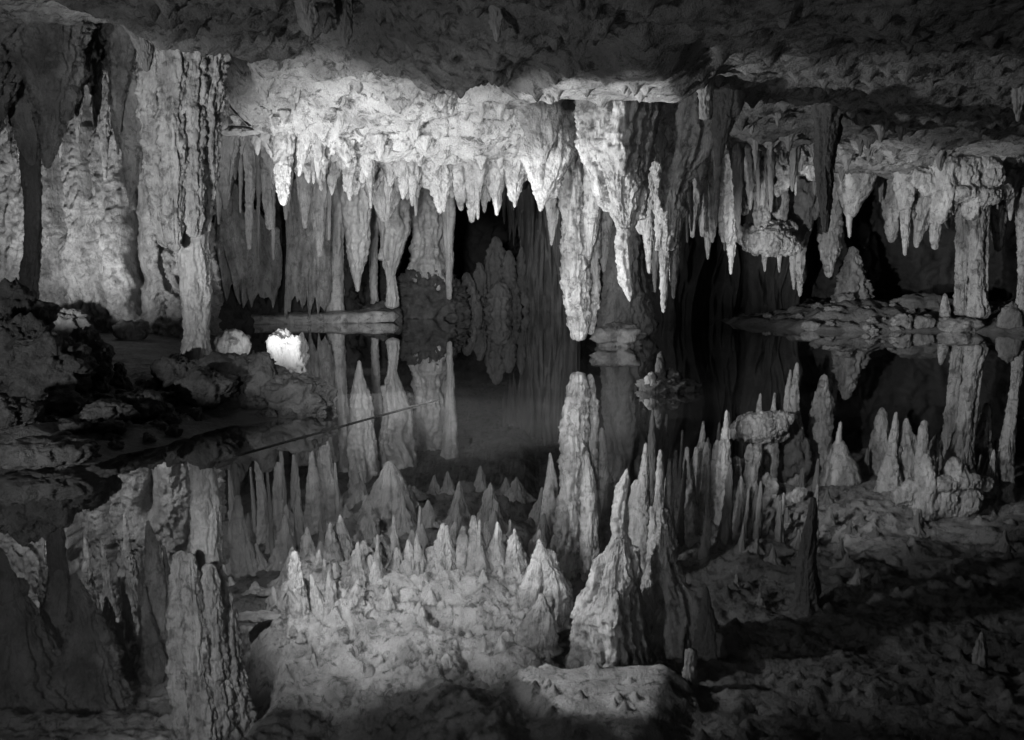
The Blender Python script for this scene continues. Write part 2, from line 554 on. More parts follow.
# ------------------------------------------------------------------ hanging and standing formations
def lathe(rows, d, ratio=0.85, seed=0, flute=0.10, knob=0.10, fine=0.014, nflute=3.0, blunt=0.25, tilt=0.0, seg=None, step=1.3, top=None, knobf=4.5, pop=1.0, world=False, drips=None, flip=False):
    """a closed surface whose silhouette follows (y, xl, xr) rows of the photo at distance d; returns V, F"""
    rows = sorted(rows)
    pts = []
    for y, a, b in rows:
        pa, pb = ((a, d, -y), (b, d, -y)) if world else (P(a, y, d), P(b, y, d))
        pts.append((0.5 * (pa[2] + pb[2]), 0.5 * (pa[0] + pb[0]), max(0.5 * (pb[0] - pa[0]), 0.004), d))
    if flip:
        pts = [(-p[0],) + p[1:] for p in pts]
    pts.sort(reverse=True)
    if top is not None and top > pts[0][0] + 0.03:
        z, cx, r, dd = pts[0]
        h = top - z
        pts.insert(0, (z + 0.35 * h, cx, r * 1.06, dd))
        pts.insert(0, (top, cx, r * 1.3 + 0.02, dd))
    a = np.array(pts)[::-1]
    px_m = d / FPX
    n = int(np.clip((a[-1, 0] - a[0, 0]) / (px_m * step), 14, 260))
    zz = np.linspace(a[0, 0], a[-1, 0], n)
    cx = np.interp(zz, a[:, 0], a[:, 1])
    r = np.interp(zz, a[:, 0], a[:, 2])
    ker = np.array([1, 2, 3, 2, 1]) / 9.0
    for _ in range(max(1, n // 50)):
        r = np.convolve(np.pad(r, 2, 'edge'), ker, 'valid')
        cx = np.convolve(np.pad(cx, 2, 'edge'), ker, 'valid')
    # round the tip
    rt = max(r[0], 0.006)
    tipw = np.clip((zz - zz[0]) / (rt * (0.6 + blunt)), 0, 1)
    r = r * np.sqrt(np.clip(1 - (1 - tipw) ** 2, 0.0004, 1))
    rmax = r.max()
    m = seg or int(np.clip(2 * math.pi * rmax / (px_m * 1.6), 16, 150))
    ph = np.linspace(0, 2 * math.pi, m, endpoint=False)
    Z, PH = np.meshgrid(zz, ph, indexing='ij')
    R = np.repeat(r[:, None], m, 1)
    c, s_ = np.cos(PH), np.sin(PH)
    so = seed * 3.713
    wp = 0.5 * noise(c * 1.3 + so, s_ * 1.3, Z * 1.5, seed + 19) + 0.10 * noise(c * 3 + so, s_ * 3, Z * 7, seed + 23)
    cw, sw = np.cos(PH + wp), np.sin(PH + wp)
    fl = ridged(cw * nflute * 0.5 + so, sw * nflute * 0.5, Z * 0.9 + so, seed, 3) - 0.55
    kn = fbm(c * R * knobf * 3 + so, s_ * R * knobf * 3, Z * knobf * 1.9, seed + 7, 4, 0.6)
    streak = billow(cw * R * 20 + so, sw * R * 20, Z * 2.2, seed + 13, 4)
    warts = fbm(c * R * 16 + so, s_ * R * 16, Z * 11, seed + 15, 4, 0.62)
    fi = fbm(c * R * 45 + so, s_ * R * 45, Z * 28, seed + 11, 3, 0.65)
    fade = np.clip(R / (0.35 * rmax + 1e-6), 0.25, 1)
    # slow wander of the axis and of the girth
    R = R * (1 + min(1, 0.4 + pop) * 0.08 * noise(zz * 5.0, so, 9.1, seed + 2) + 0.05 * noise(zz * 12.0, so, 2.1, seed + 6))[:, None]
    # smaller drips grown on to the flanks
    rq = random.Random(seed)
    nd = drips if drips is not None else (rq.randint(3, 6) if rmax > 0.05 else rq.randint(1, 3))
    zlen = zz[-1] - zz[0]
    for _ in range(nd if pop > 0.5 or drips is not None else min(nd, 2)):
        pz = rq.uniform(0, 2 * math.pi) if rq.random() < 0.5 else rq.uniform(math.pi, 2 * math.pi)
        ze = zz[0] + zlen * rq.uniform(0.10, 0.65)
        rr_ = float(np.interp(ze + 0.22 * zlen, zz, r))
        rho, rs = rr_ * rq.uniform(0.72, 1.0), rr_ * rq.uniform(0.18, 0.36)
        rz = rs * np.clip((zz - ze) / (0.16 * zlen), 0, 1) ** 0.6
        rz = rz * (1 + 0.35 * noise(zz * 7, pz, 0.2, seed + 31))
        disc = rz[:, None] ** 2 - (rho * np.sin(PH - pz)) ** 2
        Ri = np.where((disc > 0) & (np.cos(PH - pz) > 0), rho * np.cos(PH - pz) + np.sqrt(np.maximum(disc, 0)), 0)
        R = np.maximum(R, np.where(rz[:, None] > 0, Ri, 0))
    wx = 0.10 * rmax * noise(zz * 1.7, so, 0.3, seed + 3) + 0.10 * np.minimum(r, 0.06) * noise(zz * 9, so, 0.3, seed + 8)
    wy = 0.25 * rmax * noise(zz * 1.3, so, 5.3, seed + 4)
    RR = R * (1 + flute * fl * fade) + knob * 0.8 * kn * np.minimum(R, 0.16) + pop * (0.3 + knob * 2) * (0.024 * streak + 0.018 * warts) * np.clip(R / 0.16, 0.1, 1) + fine * fi * np.clip(R / 0.06, 0, 1)
    RR = np.maximum(RR, 0.2 * R)
    X = cx[:, None] + wx[:, None] + RR * c
    Y = d + wy[:, None] + RR * s_ * ratio
    V = np.stack([X, Y, Z], -1).reshape(-1, 3)
    F = grid_faces(n, m, True)
    cap0, cap1 = len(V), len(V) + 1
    V = np.vstack([V, [[cx[0] + wx[0], d + wy[0], zz[0] - 0.002], [cx[-1] + wx[-1], d + wy[-1], zz[-1]]]])
    j = np.arange(m)
    T = np.concatenate([np.stack([np.full(m, cap0), (j + 1) % m, j], 1), np.stack([np.full(m, cap1), (n - 1) * m + j, (n - 1) * m + (j + 1) % m], 1)])
    if flip:
        V[:, 2] *= -1
        F, T = F[:, ::-1], T[:, ::-1]
        return V, (F, T), (float(cx[-1]), float(d), float(-zz[-1]))
    return V, (F, T), (float(cx[-1]), float(d), float(zz[-1]))


SEED = [100]


def nseed():
    SEED[0] += 7
    return SEED[0]


def flip_rows(rows):
    return rows


HANG = "stalactites hanging over the lake"


def stal(label, rows, d, mat=None, group=HANG, name="stalactite", cat="stalactite", parent=None, attach=True, **k):
    mat = mat or M_CALC
    if mat is M_SMOOTH:
        k.setdefault("pop", 0.3)
    y0, a0, b0 = min(rows)
    top = None
    if attach:
        q = P(0.5 * (a0 + b0), y0, d)
        top = float(ceil_base(q[0], q[1])) + 0.16
    V, F, org = lathe(rows, d, seed=nseed(), top=top, **k)
    o = link(name, V, F, mat, parent, org)
    if parent is None:
        tag(o, label, cat, group)
    elif label:
        o["label"] = label
    return o


def stand(label, rows, d, mat=None, name="stalagmite", cat="stalagmite", group=None, **k):
    """a standing formation: the same surface turned over, so that its rounded end is on top"""
    V, F, org = lathe(rows, d, seed=nseed(), flip=True, **k)
    return tag(link(name, V, F, mat or M_CALC, None, org), label, cat, group)


def rock(label, px, py, hw, hh, d, mat=M_MUD, depth=1.0, name="boulder", cat="rock", group=None, parent=None, amp=0.35, rough=0.12, freq=1.3, lean=0.0, sq=2.4, rib=0.0):
    """an uneven boulder: centre px,py, half width/height in photo pixels at distance d"""
    seed = nseed()
    c = np.array(P(px, py, d))
    rx, rz = hw * d / FPX, hh * d / FPX
    ry = rx * depth
    n = int(np.clip(max(hw, hh) * 1.5, 16, 110))
    th = np.linspace(0.02, math.pi - 0.02, n)
    ph = np.linspace(0, 2 * math.pi, 2 * n, endpoint=False)
    T, PH = np.meshgrid(th, ph, indexing='ij')
    x, y, z = np.sin(T) * np.cos(PH), np.sin(T) * np.sin(PH), np.cos(T)
    q = (np.abs(x) ** sq + np.abs(y) ** sq + np.abs(z) ** sq) ** (-1 / sq)
    x, y, z = x * q, y * q, z * q
    o1 = seed * 1.37
    mr = max(rx, rz)
    ux, uy, uz = x, y, z
    x, y, z = x * rx / mr, y * ry / mr, z * rz / mr
    dd = 1 + amp * fbm(x * freq + o1, y * freq, z * freq, seed, 3) + rough * ridged(x * 2.6 + o1, y * 2.6, z * 2.6, seed + 3, 4) - rough * 0.8
    if rib:
        dd = dd + rib * ridged(x * 5 + 0.8 * noise(x * 2, y * 2, z * 3, seed + 8) + 1.2 * z, y * 2, z * 1.2, seed + 7, 3)
    dd = dd + 0.5 * rough * fbm(x * 9 + o1, y * 9, z * 9, seed + 5, 3, 0.65)
    x, y, z = ux, uy, uz
    V = np.stack([c[0] + rx * x * dd + lean * rz * z, c[1] + ry * y * dd, c[2] + rz * z * dd], -1).reshape(-1, 3)
    F = grid_faces(n, 2 * n, True)
    m = 2 * n
    V = np.vstack([V, V[:m].mean(0), V[(n - 1) * m:n * m].mean(0)])
    j = np.arange(m)
    a, b = len(V) - 2, len(V) - 1
    Tt = np.concatenate([np.stack([np.full(m, a), j, (j + 1) % m], 1), np.stack([np.full(m, b), (n - 1) * m + (j + 1) % m, (n - 1) * m + j], 1)])
    o = link(name, V, (F[:, ::-1], Tt[:, ::-1]), mat, parent, (c[0], c[1], float(c[2] - rz)))
    if parent is None:
        tag(o, label, cat, group)
    elif label:
        o["label"] = label
    return o


def curtain(label, pl, pr, ytop, ybot, d0, d1, mat, folds=6, amp=0.08, thick=0.12, name="drapery", cat="drapery", group=None, parent=None, teeth=0.25, bulge=0.0, ragged=0.0):
    """a folded stone drapery between photo columns pl and pr: a closed slab with vertical folds and a toothed hem"""
    seed = nseed()
    d = 0.5 * (d0 + d1)
    px_m = d / FPX
    nu = int(np.clip((pr - pl) / 0.9, 24, 220))
    nv = int(np.clip((ybot - ytop) / 1.2, 24, 160))
    u = np.linspace(0, 1, nu)
    v = np.linspace(0, 1, nv)
    hem = np.clip(1 - teeth * (0.5 + 0.9 * fbm(u * folds * 1.3, 0.4, 0.2, seed + 1, 3)) - 0.3 * teeth * (np.abs(2 * u - 1) ** 3), 0.3, 1.05)
    front, back = [], []
    for sgn, acc in ((1, front), (-1, back)):
        U, Vv = np.meshgrid(u, v)
        px = pl + (pr - pl) * U
        yt = ytop + ragged * (0.5 + fbm(u * 3.0, 0.7, 0.1, seed + 6, 3) - 0.6 * (1 - (2 * u - 1) ** 2))[None, :]
        py = yt + (ybot - yt) * Vv * hem[None, :]
        D = d0 + (d1 - d0) * U
        f = ridged(U * folds * 0.55 + 0.5 * noise(U * 3, Vv * 1.5, 1, seed), Vv * 0.8, 0.5, seed, 3) - 0.5 + 1.3 * fbm(U * folds * 0.4, Vv * 1.6, 0.5, seed + 2, 3)
        bl = bulge * np.sin(np.pi * U) * (0.4 + 0.6 * np.sin(np.pi * Vv))
        th = thick * np.sqrt(np.clip(1 - (2 * U - 1) ** 6, 0, 1)) * np.clip((1.02 - Vv) * 6, 0.08, 1)
        D2 = D - amp * f - bl - sgn * th * 0.5 - 0.03 * fbm(U * 20, Vv * 12, sgn, seed + 5, 3)
        uu, vv = (px - 512) / FPX, (370 - py) / FPX
        dy, dz = CT + vv * ST, -ST + vv * CT
        X = uu * D / dy
        Z = CAM_H + dz * D / dy
        acc.append(np.stack([X, D2, Z], -1))
    A, B = front[0], back[0]
    V = np.vstack([A.reshape(-1, 3), B.reshape(-1, 3)])
    F1 = grid_faces(nv, nu)
    n = nu * nv
    F2 = F1[:, ::-1] + n
    ring = np.concatenate([np.arange(nu), np.arange(1, nv) * nu + nu - 1, (nv - 1) * nu + np.arange(nu - 2, -1, -1), np.arange(nv - 2, 0, -1) * nu])
    r2 = np.roll(ring, -1)
    F3 = np.stack([ring, ring + n, r2 + n, r2], 1)
    org = P(0.5 * (pl + pr), ytop, d)
    o = link(name, V, (np.concatenate([F1[:, ::-1], F2[:, ::-1], F3[:, ::-1]]), []), mat, parent, org)
    if parent is None:
        tag(o, label, cat, group)
    return o


def fused(label, blobs, voxel, mat, name, cat, seed_amp=0.02, freq=6.0, group=None, parent=None, smooth=7):
    """several rounded lobes grown together into one skin: blobs are (px, py, half width, half height, distance)"""
    vs, qs, ts, n0 = [], [], [], 0
    for (px, py, hw, hh, d) in blobs:
        c = np.array(P(px, py, d))
        rx, rz = hw * d / FPX, hh * d / FPX
        ry = max(min(rx, rz), 0.6 * max(rx, rz))
        th, ph = np.linspace(0.05, math.pi - 0.05, 20), np.linspace(0, 2 * math.pi, 32, endpoint=False)
        T, PH = np.meshgrid(th, ph, indexing='ij')
        x, y, z = np.sin(T) * np.cos(PH), np.sin(T) * np.sin(PH), np.cos(T)
        v = np.stack([c[0] + rx * x, c[1] + ry * y, c[2] + rz * z], -1).reshape(-1, 3)
        v = np.vstack([v, [c + (0, 0, rz)], [c - (0, 0, rz)]])
        j = np.arange(32)
        qs.append(grid_faces(20, 32, True)[:, ::-1] + n0)
        ts.append(np.concatenate([np.stack([np.full(32, 640), j, (j + 1) % 32], 1), np.stack([np.full(32, 641), 608 + (j + 1) % 32, 608 + j], 1)])[:, ::-1] + n0)
        vs.append(v)
        n0 += len(v)
    tmp = bpy.data.objects.new("fusing", mesh_from("fusing", np.vstack(vs), (np.vstack(qs), np.vstack(ts))))
    COL.objects.link(tmp)
    m = tmp.modifiers.new("r", 'REMESH')
    m.mode = 'VOXEL'
    m.voxel_size = voxel
    m2 = tmp.modifiers.new("s", 'SMOOTH')
    m2.factor = 0.6
    m2.iterations = smooth
    dg = bpy.context.evaluated_depsgraph_get()
    ev = tmp.evaluated_get(dg)
    me = bpy.data.meshes.new_from_object(ev)
    bpy.data.objects.remove(tmp)
    n = len(me.vertices)
    co, no = np.empty(n * 3), np.empty(n * 3)
    me.vertices.foreach_get("co", co)
    me.vertices.foreach_get("normal", no)
    co, no = co.reshape(-1, 3), no.reshape(-1, 3)
    sd = nseed()
    h = seed_amp * (billow(co[:, 0] * freq, co[:, 1] * freq, co[:, 2] * freq * 0.5, sd, 3) + 0.8 * fbm(co[:, 0] * freq * 3, co[:, 1] * freq * 3, co[:, 2] * freq * 1.5, sd + 1, 3))
    co = co + no * h[:, None]
    org = co.mean(0)
    org[2] = co[:, 2].max()
    me.vertices.foreach_set("co", (co - org).ravel())
    me.polygons.foreach_set("use_smooth", np.ones(len(me.polygons), bool))
    me.update()
    me.materials.append(mat)
    o = bpy.data.objects.new(name, me)
    me.name = name
    COL.objects.link(o)
    o.location = org
    return tag(o, label, cat, group)


# ---- left side -------------------------------------------------------------------------------------------
stal("broad dark drapery partly out of view at the left edge", [(55, -90, 22), (85, -70, 14), (110, -50, 4), (140, -42, -14), (170, -38, -22), (197, -33, -27)], 10.8, M_WALL, ratio=0.5, flute=0.3, nflute=9, knob=0.2, drips=7)
stal("dark pointed drapery ending just above the thin dark column at the left", [(55, 22, 80), (85, 30, 74), (110, 37, 67), (135, 40, 61), (155, 43, 56), (169, 45, 50)], 10.8, M_WALL, ratio=0.5, flute=0.3, nflute=9, knob=0.2, drips=7)
stal("dark narrow fold joining the left edge drapery to the thin dark column", [(55, -4, 40), (90, 6, 32), (120, 12, 38), (150, 24, 40), (166, 30, 37)], 11.1, M_WALL, ratio=0.5, flute=0.3, nflute=6)
rr0 = random.Random(5)
for k in range(26):
    px = rr0.uniform(-5, 176)
    Y = rr0.uniform(11.5, 14.2)
    top = rr0.uniform(52, 75)
    py = top + (rr0.uniform(25, 70) if rr0.random() < 0.75 else rr0.uniform(70, 125))
    w_ = rr0.uniform(2.5, 6.5)
    lean = rr0.uniform(-3, 3)
    rows = [(top - 20, px - w_ * 2, px + w_ * 2), (top, px - w_ * 1.3, px + w_ * 1.3), (0.4 * top + 0.6 * py, px + lean - w_ * 0.7, px + lean + w_ * 0.7), (py, px + lean - 1.2, px + lean + 1.2)]
    stal("small stalactite crowded high in front of the lit left wall", rows, Y, M_WALL, group="small stalactites high on the left", flute=0.3, nflute=5, knob=0.3, step=1.6)
stal("thin dark column sinking behind the dark boulders at the far left", [(110, 12, 44), (150, 22, 41), (200, 24, 39), (250, 24, 38), (300, 22, 39), (335, 20, 42)], 11.6, M_BACK2, name="column", cat="column", group=None, flute=0.2)
stal("slim pale stalactite hanging left of the big drapery in front of the lit wall", [(100, 117, 141), (130, 119, 141), (160, 123, 139), (185, 126, 136), (204, 129, 132)], 11.8)
dc = empty("drapery_column", P(193, 362, 9.0), "tall smooth column on the left bank under a broad ragged drapery", "column")
stal(None, [(60, 176, 214), (120, 176, 212), (200, 176, 210), (240, 178, 208), (290, 181, 208), (330, 184, 208), (358, 184, 211), (376, 180, 214)], 9.05, M_SMOOTH, name="shaft", parent=dc, drips=0, flute=0.16, knob=0.12, nflute=2.2)
for rows, d in (([(58, 144, 168), (110, 145, 166), (170, 147, 168), (215, 152, 170), (248, 161, 172)], 8.9), ([(58, 160, 187), (120, 162, 184), (200, 164, 182), (238, 166, 180), (252, 169, 178)], 8.72),
                ([(48, 180, 206), (120, 181, 205), (190, 182, 204), (222, 185, 203), (238, 189, 200)], 8.82), ([(48, 197, 226), (100, 199, 221), (160, 202, 218), (205, 204, 214), (232, 206, 211)], 8.95)):
    stal(None, rows, d, parent=dc, name="drapery", ratio=0.7, flute=0.3, nflute=9, knob=0.3, blunt=0.6, drips=9, pop=1.3)
stal("short forked stalactite standing out from the ceiling above the big left drapery", [(8, 112, 158), (25, 122, 153), (42, 133, 152), (58, 139, 151), (72, 143, 148)], 7.9, M_DARK)
stal("narrow bright leg of the small stone arch beside the big left drapery", [(85, 216, 232), (105, 218, 229), (122, 219, 229), (130, 220, 227)], 10.0, knob=0.2)
stal("wide bright leg of the small stone arch, joining the bright ledge", [(78, 238, 272), (100, 244, 270), (120, 250, 268), (134, 256, 266)], 10.1, knob=0.25)
rock("thin horizontal stone sill under the small arch beside the big left drapery", 240, 131, 24, 4, 10.3, M_CALC, 0.5, name="stone_sill", cat="ledge")
stal("long bright blunt tooth at the left end of the bright ledge", [(90, 266, 302), (120, 270, 297), (150, 273, 294), (180, 276, 291), (198, 279, 288), (206, 281, 286)], 10.3, M_CALC, knob=0.12)
stal("short pale tooth just right of the long blunt tooth", [(105, 290, 320), (140, 295, 314), (160, 298, 306), (177, 298, 300)], 10.4)
stal("second short pale tooth, between the blunt tooth and the slanting ridge", [(115, 306, 334), (145, 311, 326), (165, 315, 322), (179, 317, 319)], 10.45)
stal("small slanting pale spike on the left part of the bright ledge", [(128, 322, 354), (145, 332, 353), (158, 342, 353), (168, 348, 351)], 10.5)
stal("tiny pale spike at the foot of the slanting ridge", [(148, 352, 374), (165, 360, 372), (178, 366, 369)], 10.9)
for lab, rows in (
        ("tiny stub in the fringe under the bright ledge, left of the rounded stub", [(160, 380, 400), (175, 385, 397), (187, 389, 392)]),
        ("thin spike in the fringe under the bright ledge, close to the rounded stub", [(160, 398, 416), (172, 403, 412), (183, 406, 409)]),
        ("rounded stubby lobe in the fringe under the bright ledge", [(160, 412, 444), (172, 414, 441), (182, 418, 438), (189, 424, 433)]),
        ("pale fang beside the rounded lobe in the fringe under the bright ledge", [(162, 422, 452), (182, 430, 448), (200, 434, 443), (214, 437, 441)]),
        ("pale fang at the middle of the fringe, twin of the one beside the rounded lobe", [(165, 438, 456), (185, 440, 452), (200, 441, 447), (212, 442, 445)]),
        ("short knob in the fringe between two fangs in front of the black hollow", [(172, 452, 468), (195, 455, 466), (211, 459, 463)]),
        ("broad fang with a long point in front of the black hollow", [(168, 460, 486), (190, 464, 482), (208, 468, 478), (223, 470, 474)]),
        ("narrow short fang right of the broad fang over the black hollow", [(172, 484, 506), (190, 488, 502), (205, 493, 500), (216, 495, 498)]),
        ("last little tooth of the fringe before the slanting drapery", [(165, 500, 528), (185, 506, 522), (200, 512, 518), (208, 514, 516)]),
        ("stout short stub of the fringe tucked under the left end of the ledge", [(158, 340, 372), (175, 346, 368), (188, 352, 362), (196, 355, 358)]),
):
    stal(lab, rows, 11.2, M_WALL, group="fringe of small stalactites under the bright ledge", knob=0.2)

stal("pointed pale drapery slanting down left of the hanging block, ending in a sharp tip", [(112, 516, 572), (140, 520, 574), (160, 525, 570), (175, 530, 562), (190, 534, 553), (203, 537, 546), (212, 539, 542)], 10.6, M_WALL, ratio=0.5, flute=0.25, nflute=5)
stal("upper bright triangular spur of the slanting drapery", [(100, 516, 560), (120, 520, 560), (140, 529, 556), (155, 538, 549), (164, 541, 545)], 10.1, M_WALL, ratio=0.6)
stal("plain grey spike hanging between the slanting drapery and the long fluted stalactite", [(180, 544, 562), (210, 546, 560), (230, 548, 555), (246, 550, 552)], 13.6)

for lab, rows, d in (
        ("tiny drip in the dark hollow of the near roof above the bright ledge", [(22, 298, 316), (30, 303, 314), (36, 307, 312)], 7.0),
        ("tiny drip on the rim of the dark hollow, nearer the middle of the roof", [(34, 338, 352), (42, 341, 349), (48, 344, 347)], 7.3),
        ("small stub on the dark roof above the flat bright plate", [(14, 489, 503), (28, 492, 500), (42, 494, 498)], 7.0),
        ("short pale drip under the dark roof at the far right edge", [(92, 1012, 1026), (108, 1014, 1023), (122, 1016, 1020)], 10.0),
):
    stal(lab, rows, d, M_DARK, group="small drips on the near roof", knob=0.2)

rr = random.Random(11)
for k in range(46):
    Y = rr.uniform(11.9, 17.0)
    px = rr.uniform(215, 545)
    x = (px - 512) / FPX * Y
    zc = float(ceil_z(np.array([x]), np.array([Y]))[0])
    h = rr.uniform(0.12, 0.5) if rr.random() < 0.7 else rr.uniform(0.5, 0.8)
    r = rr.uniform(0.05, 0.10) + 0.10 * h
    rows = [(-(zc + 0.05), x - r * 2.6, x + r * 2.6), (-(zc - 0.12 * h), x - r * 1.3, x + r * 1.3), (-(zc - 0.5 * h), x - r * 0.7, x + r * 0.7), (-(zc - h), x - 0.015, x + 0.015)]
    V, F, org = lathe(rows, Y, seed=nseed(), world=True, flute=0.25, nflute=4, knob=0.25, step=2.2)
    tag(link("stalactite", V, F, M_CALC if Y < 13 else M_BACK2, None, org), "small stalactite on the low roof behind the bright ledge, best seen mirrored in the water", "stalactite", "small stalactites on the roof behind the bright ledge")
for k in range(44):
    Y = rr.uniform(9.5, 11.4)
    px = rr.uniform(232, 530)
    x = (px - 512) / FPX * Y
    zc = float(ceil_z(np.array([x]), np.array([Y]))[0])
    h = rr.uniform(0.04, 0.16) * (2.0 if rr.random() < 0.2 else 1)
    r = rr.uniform(0.03, 0.07)
    rows = [(-(zc + 0.04), x - r * 1.5, x + r * 1.5), (-(zc - 0.4 * h), x - r * 0.8, x + r * 0.8), (-(zc - h), x - 0.012, x + 0.012)]
    V, F, org = lathe(rows, Y, seed=nseed(), world=True, flute=0.25, nflute=4, knob=0.3, step=2.0)
    tag(link("stalactite", V, F, M_CALC, None, org), "stubby little nub on the underside of the bright ledge", "stalactite", "stubby nubs on the bright ledge")
for k in range(40):
    Y = rr.uniform(11.5, 15.6)
    x = rr.uniform(2.2, 8.0)
    zc = float(ceil_z(np.array([x]), np.array([Y]))[0])
    h = rr.uniform(0.08, 0.3)
    r = rr.uniform(0.04, 0.09)
    rows = [(-(zc + 0.06), x - r * 3.2, x + r * 3.2), (-(zc - 0.12 * h), x - r * 1.3, x + r * 1.3), (-(zc - 0.5 * h), x - r * 0.6, x + r * 0.6), (-(zc - h), x - 0.02, x + 0.02)]
    V, F, org = lathe(rows, Y, seed=nseed(), world=True, flute=0.25, nflute=4, knob=0.3, step=2.2)
    tag(link("stalactite", V, F, M_DARK, None, org), "small dim stub on the dark roof over the right half of the lake", "stalactite", "small stubs on the dark right roof")

FR = [(266, 132), (300, 152), (340, 166), (380, 176), (430, 180), (480, 178), (528, 182)]
for k in range(36):
    px = rr.uniform(268, 526)
    row = k % 2
    Y = float(np.interp(px, [268, 350, 526], [10.4, 11.0, 11.3])) + (rr.uniform(-0.25, 0.15) if row == 0 else rr.uniform(0.35, 0.9))
    py = float(np.interp(px, [a for a, b in FR], [b for a, b in FR]))
    ln = rr.uniform(6, 22) if rr.random() < 0.65 else rr.uniform(22, 42)
    w_ = rr.uniform(2.2, 4.5) if rr.random() < 0.5 else rr.uniform(4.5, 8)
    lean = rr.uniform(-2, 2)
    rows = [(py - 14, px - w_ * 1.5, px + w_ * 1.5), (py, px - w_, px + w_), (py + ln * 0.6, px + lean - w_ * 0.55, px + lean + w_ * 0.55), (py + ln, px + lean - 1.2, px + lean + 1.2)]
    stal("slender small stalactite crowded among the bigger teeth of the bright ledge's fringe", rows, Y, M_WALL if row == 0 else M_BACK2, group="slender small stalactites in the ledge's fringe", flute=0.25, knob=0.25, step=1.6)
for k in range(40):
    px = rr.uniform(640, 835)
    Y = rr.uniform(13.2, 17.5)
    py = rr.uniform(150, 262) if px < 745 else rr.uniform(165, 215)
    w_ = rr.uniform(1.5, 4.5)
    lean = rr.uniform(-2, 2)
    rows = [(118, px - w_ * 2.2, px + w_ * 2.2), (0.5 * (118 + py), px - w_, px + w_), (py - 12, px + lean - w_ * 0.6, px + lean + w_ * 0.6), (py, px + lean - 1.0, px + lean + 1.0)]
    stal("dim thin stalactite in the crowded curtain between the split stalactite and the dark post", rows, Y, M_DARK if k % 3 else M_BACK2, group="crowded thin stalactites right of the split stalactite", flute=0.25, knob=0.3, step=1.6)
for k in range(22):
    px = rr.uniform(876, 1022)
    Y = rr.uniform(15.4, 18.0)
    py = rr.uniform(190, 232)
    w_ = rr.uniform(1.5, 4.0)
    rows = [(160, px - w_ * 2.4, px + w_ * 2.4), (178, px - w_ * 1.3, px + w_ * 1.3), (py - 10, px - w_ * 0.6, px + w_ * 0.6), (py, px - 1.0, px + 1.0)]
    stal("small thin stalactite crowded under the far right roof around the knobbly cluster", rows, Y, M_BACK2, group="small thin stalactites around the knobbly cluster", flute=0.25, knob=0.3, step=1.6)
for k in range(16):
    px = rr.uniform(214, 335)
    Y = rr.uniform(12.6, 16.5)
    py = rr.uniform(165, 262)
    w_ = rr.uniform(2.0, 5.5)
    rows = [(115, px - w_ * 2, px + w_ * 2), (145, px - w_ * 1.2, px + w_ * 1.2), (py - 14, px - w_ * 0.6, px + w_ * 0.6), (py, px - 1.0, px + 1.0)]
    stal("dim thin stalactite in the alcove behind the small stone arch", rows, Y, M_DARK, group="dim thin stalactites of the alcove", flute=0.25, knob=0.25, step=1.6)

# ---- centre: block and long stalactites ------------------------------------------------------------------------
lf = stal("longest stalactite of the lake, deeply fluted and blunt, its end just above the water", [(165, 560, 586), (190, 562, 584), (214, 564, 583), (250, 564, 587), (280, 565, 588), (305, 568, 588), (322, 571, 588), (334, 573, 586), (341, 574, 584)], 12.9, flute=0.42, nflute=9, knob=0.14, blunt=0.0, drips=3)
stal("narrow side blade clinging to the right of the long fluted stalactite", [(180, 584, 602), (220, 585, 599), (245, 586, 594), (261, 588, 591)], 12.8, flute=0.3, nflute=5)
stal("low broken blade at the foot of the long fluted stalactite", [(190, 583, 600), (260, 585, 598), (300, 586, 597), (325, 587, 595), (335, 588, 593)], 13.1, flute=0.3, nflute=5, knob=0.2)
stal("grey blade hanging behind the big cone, right of the long fluted stalactite", [(180, 596, 618), (220, 597, 613), (250, 599, 609), (272, 603, 606)], 13.6)
bc = empty("cone_stalactite", P(620, 105, 10.0), "largest hanging cone with a half lit, half shaded face and a thin crooked tip", "stalactite")
stal(None, [(100, 580, 660), (130, 581, 655), (147, 580, 651), (165, 588, 648), (188, 601, 645), (205, 607, 640), (225, 614, 633), (240, 618, 627)], 10.0, M_CALC, name="cone", parent=bc, flute=0.13, nflute=7, knob=0.10, blunt=0.0, ratio=0.9)
stal(None, [(228, 618, 632), (245, 617, 631), (265, 618, 631), (284, 620, 632), (293, 625, 633), (302, 629, 631)], 10.0, M_CALC, name="tip", parent=bc, attach=False, flute=0.25, knob=0.3)
stal("shaded grey cone close behind the right side of the largest cone", [(100, 640, 700), (130, 640, 690), (150, 645, 680), (170, 651, 668), (190, 656, 660)], 10.5, M_CALC, ratio=0.7)
tw = empty("twin_stalactite", P(680, 120, 10.3), "lit stalactite splitting into two long prongs right of the largest cone", "stalactite")
stal(None, [(112, 664, 716), (140, 666, 704), (165, 660, 694), (190, 658, 684), (215, 659, 681), (240, 659, 680), (252, 660, 679)], 10.4, name="stem", parent=tw, flute=0.3, nflute=4, knob=0.2, blunt=-0.4)
stal(None, [(225, 659, 671), (256, 660, 669), (285, 660, 668), (305, 661, 667), (313, 662, 665)], 10.35, name="prong", parent=tw, attach=False, knob=0.2)
stal(None, [(225, 669, 681), (256, 670, 679), (280, 670, 677), (299, 672, 675)], 10.4, name="prong", parent=tw, attach=False, knob=0.2)
stal("dim spike hanging between the largest cone and the two pronged stalactite", [(180, 634, 662), (215, 640, 656), (250, 645, 653), (274, 648, 651)], 12.5, M_CALC)
stal("dim thin spike behind the left prong of the split stalactite", [(190, 648, 664), (240, 651, 661), (275, 653, 658), (293, 655, 657)], 13.5, M_BACK)
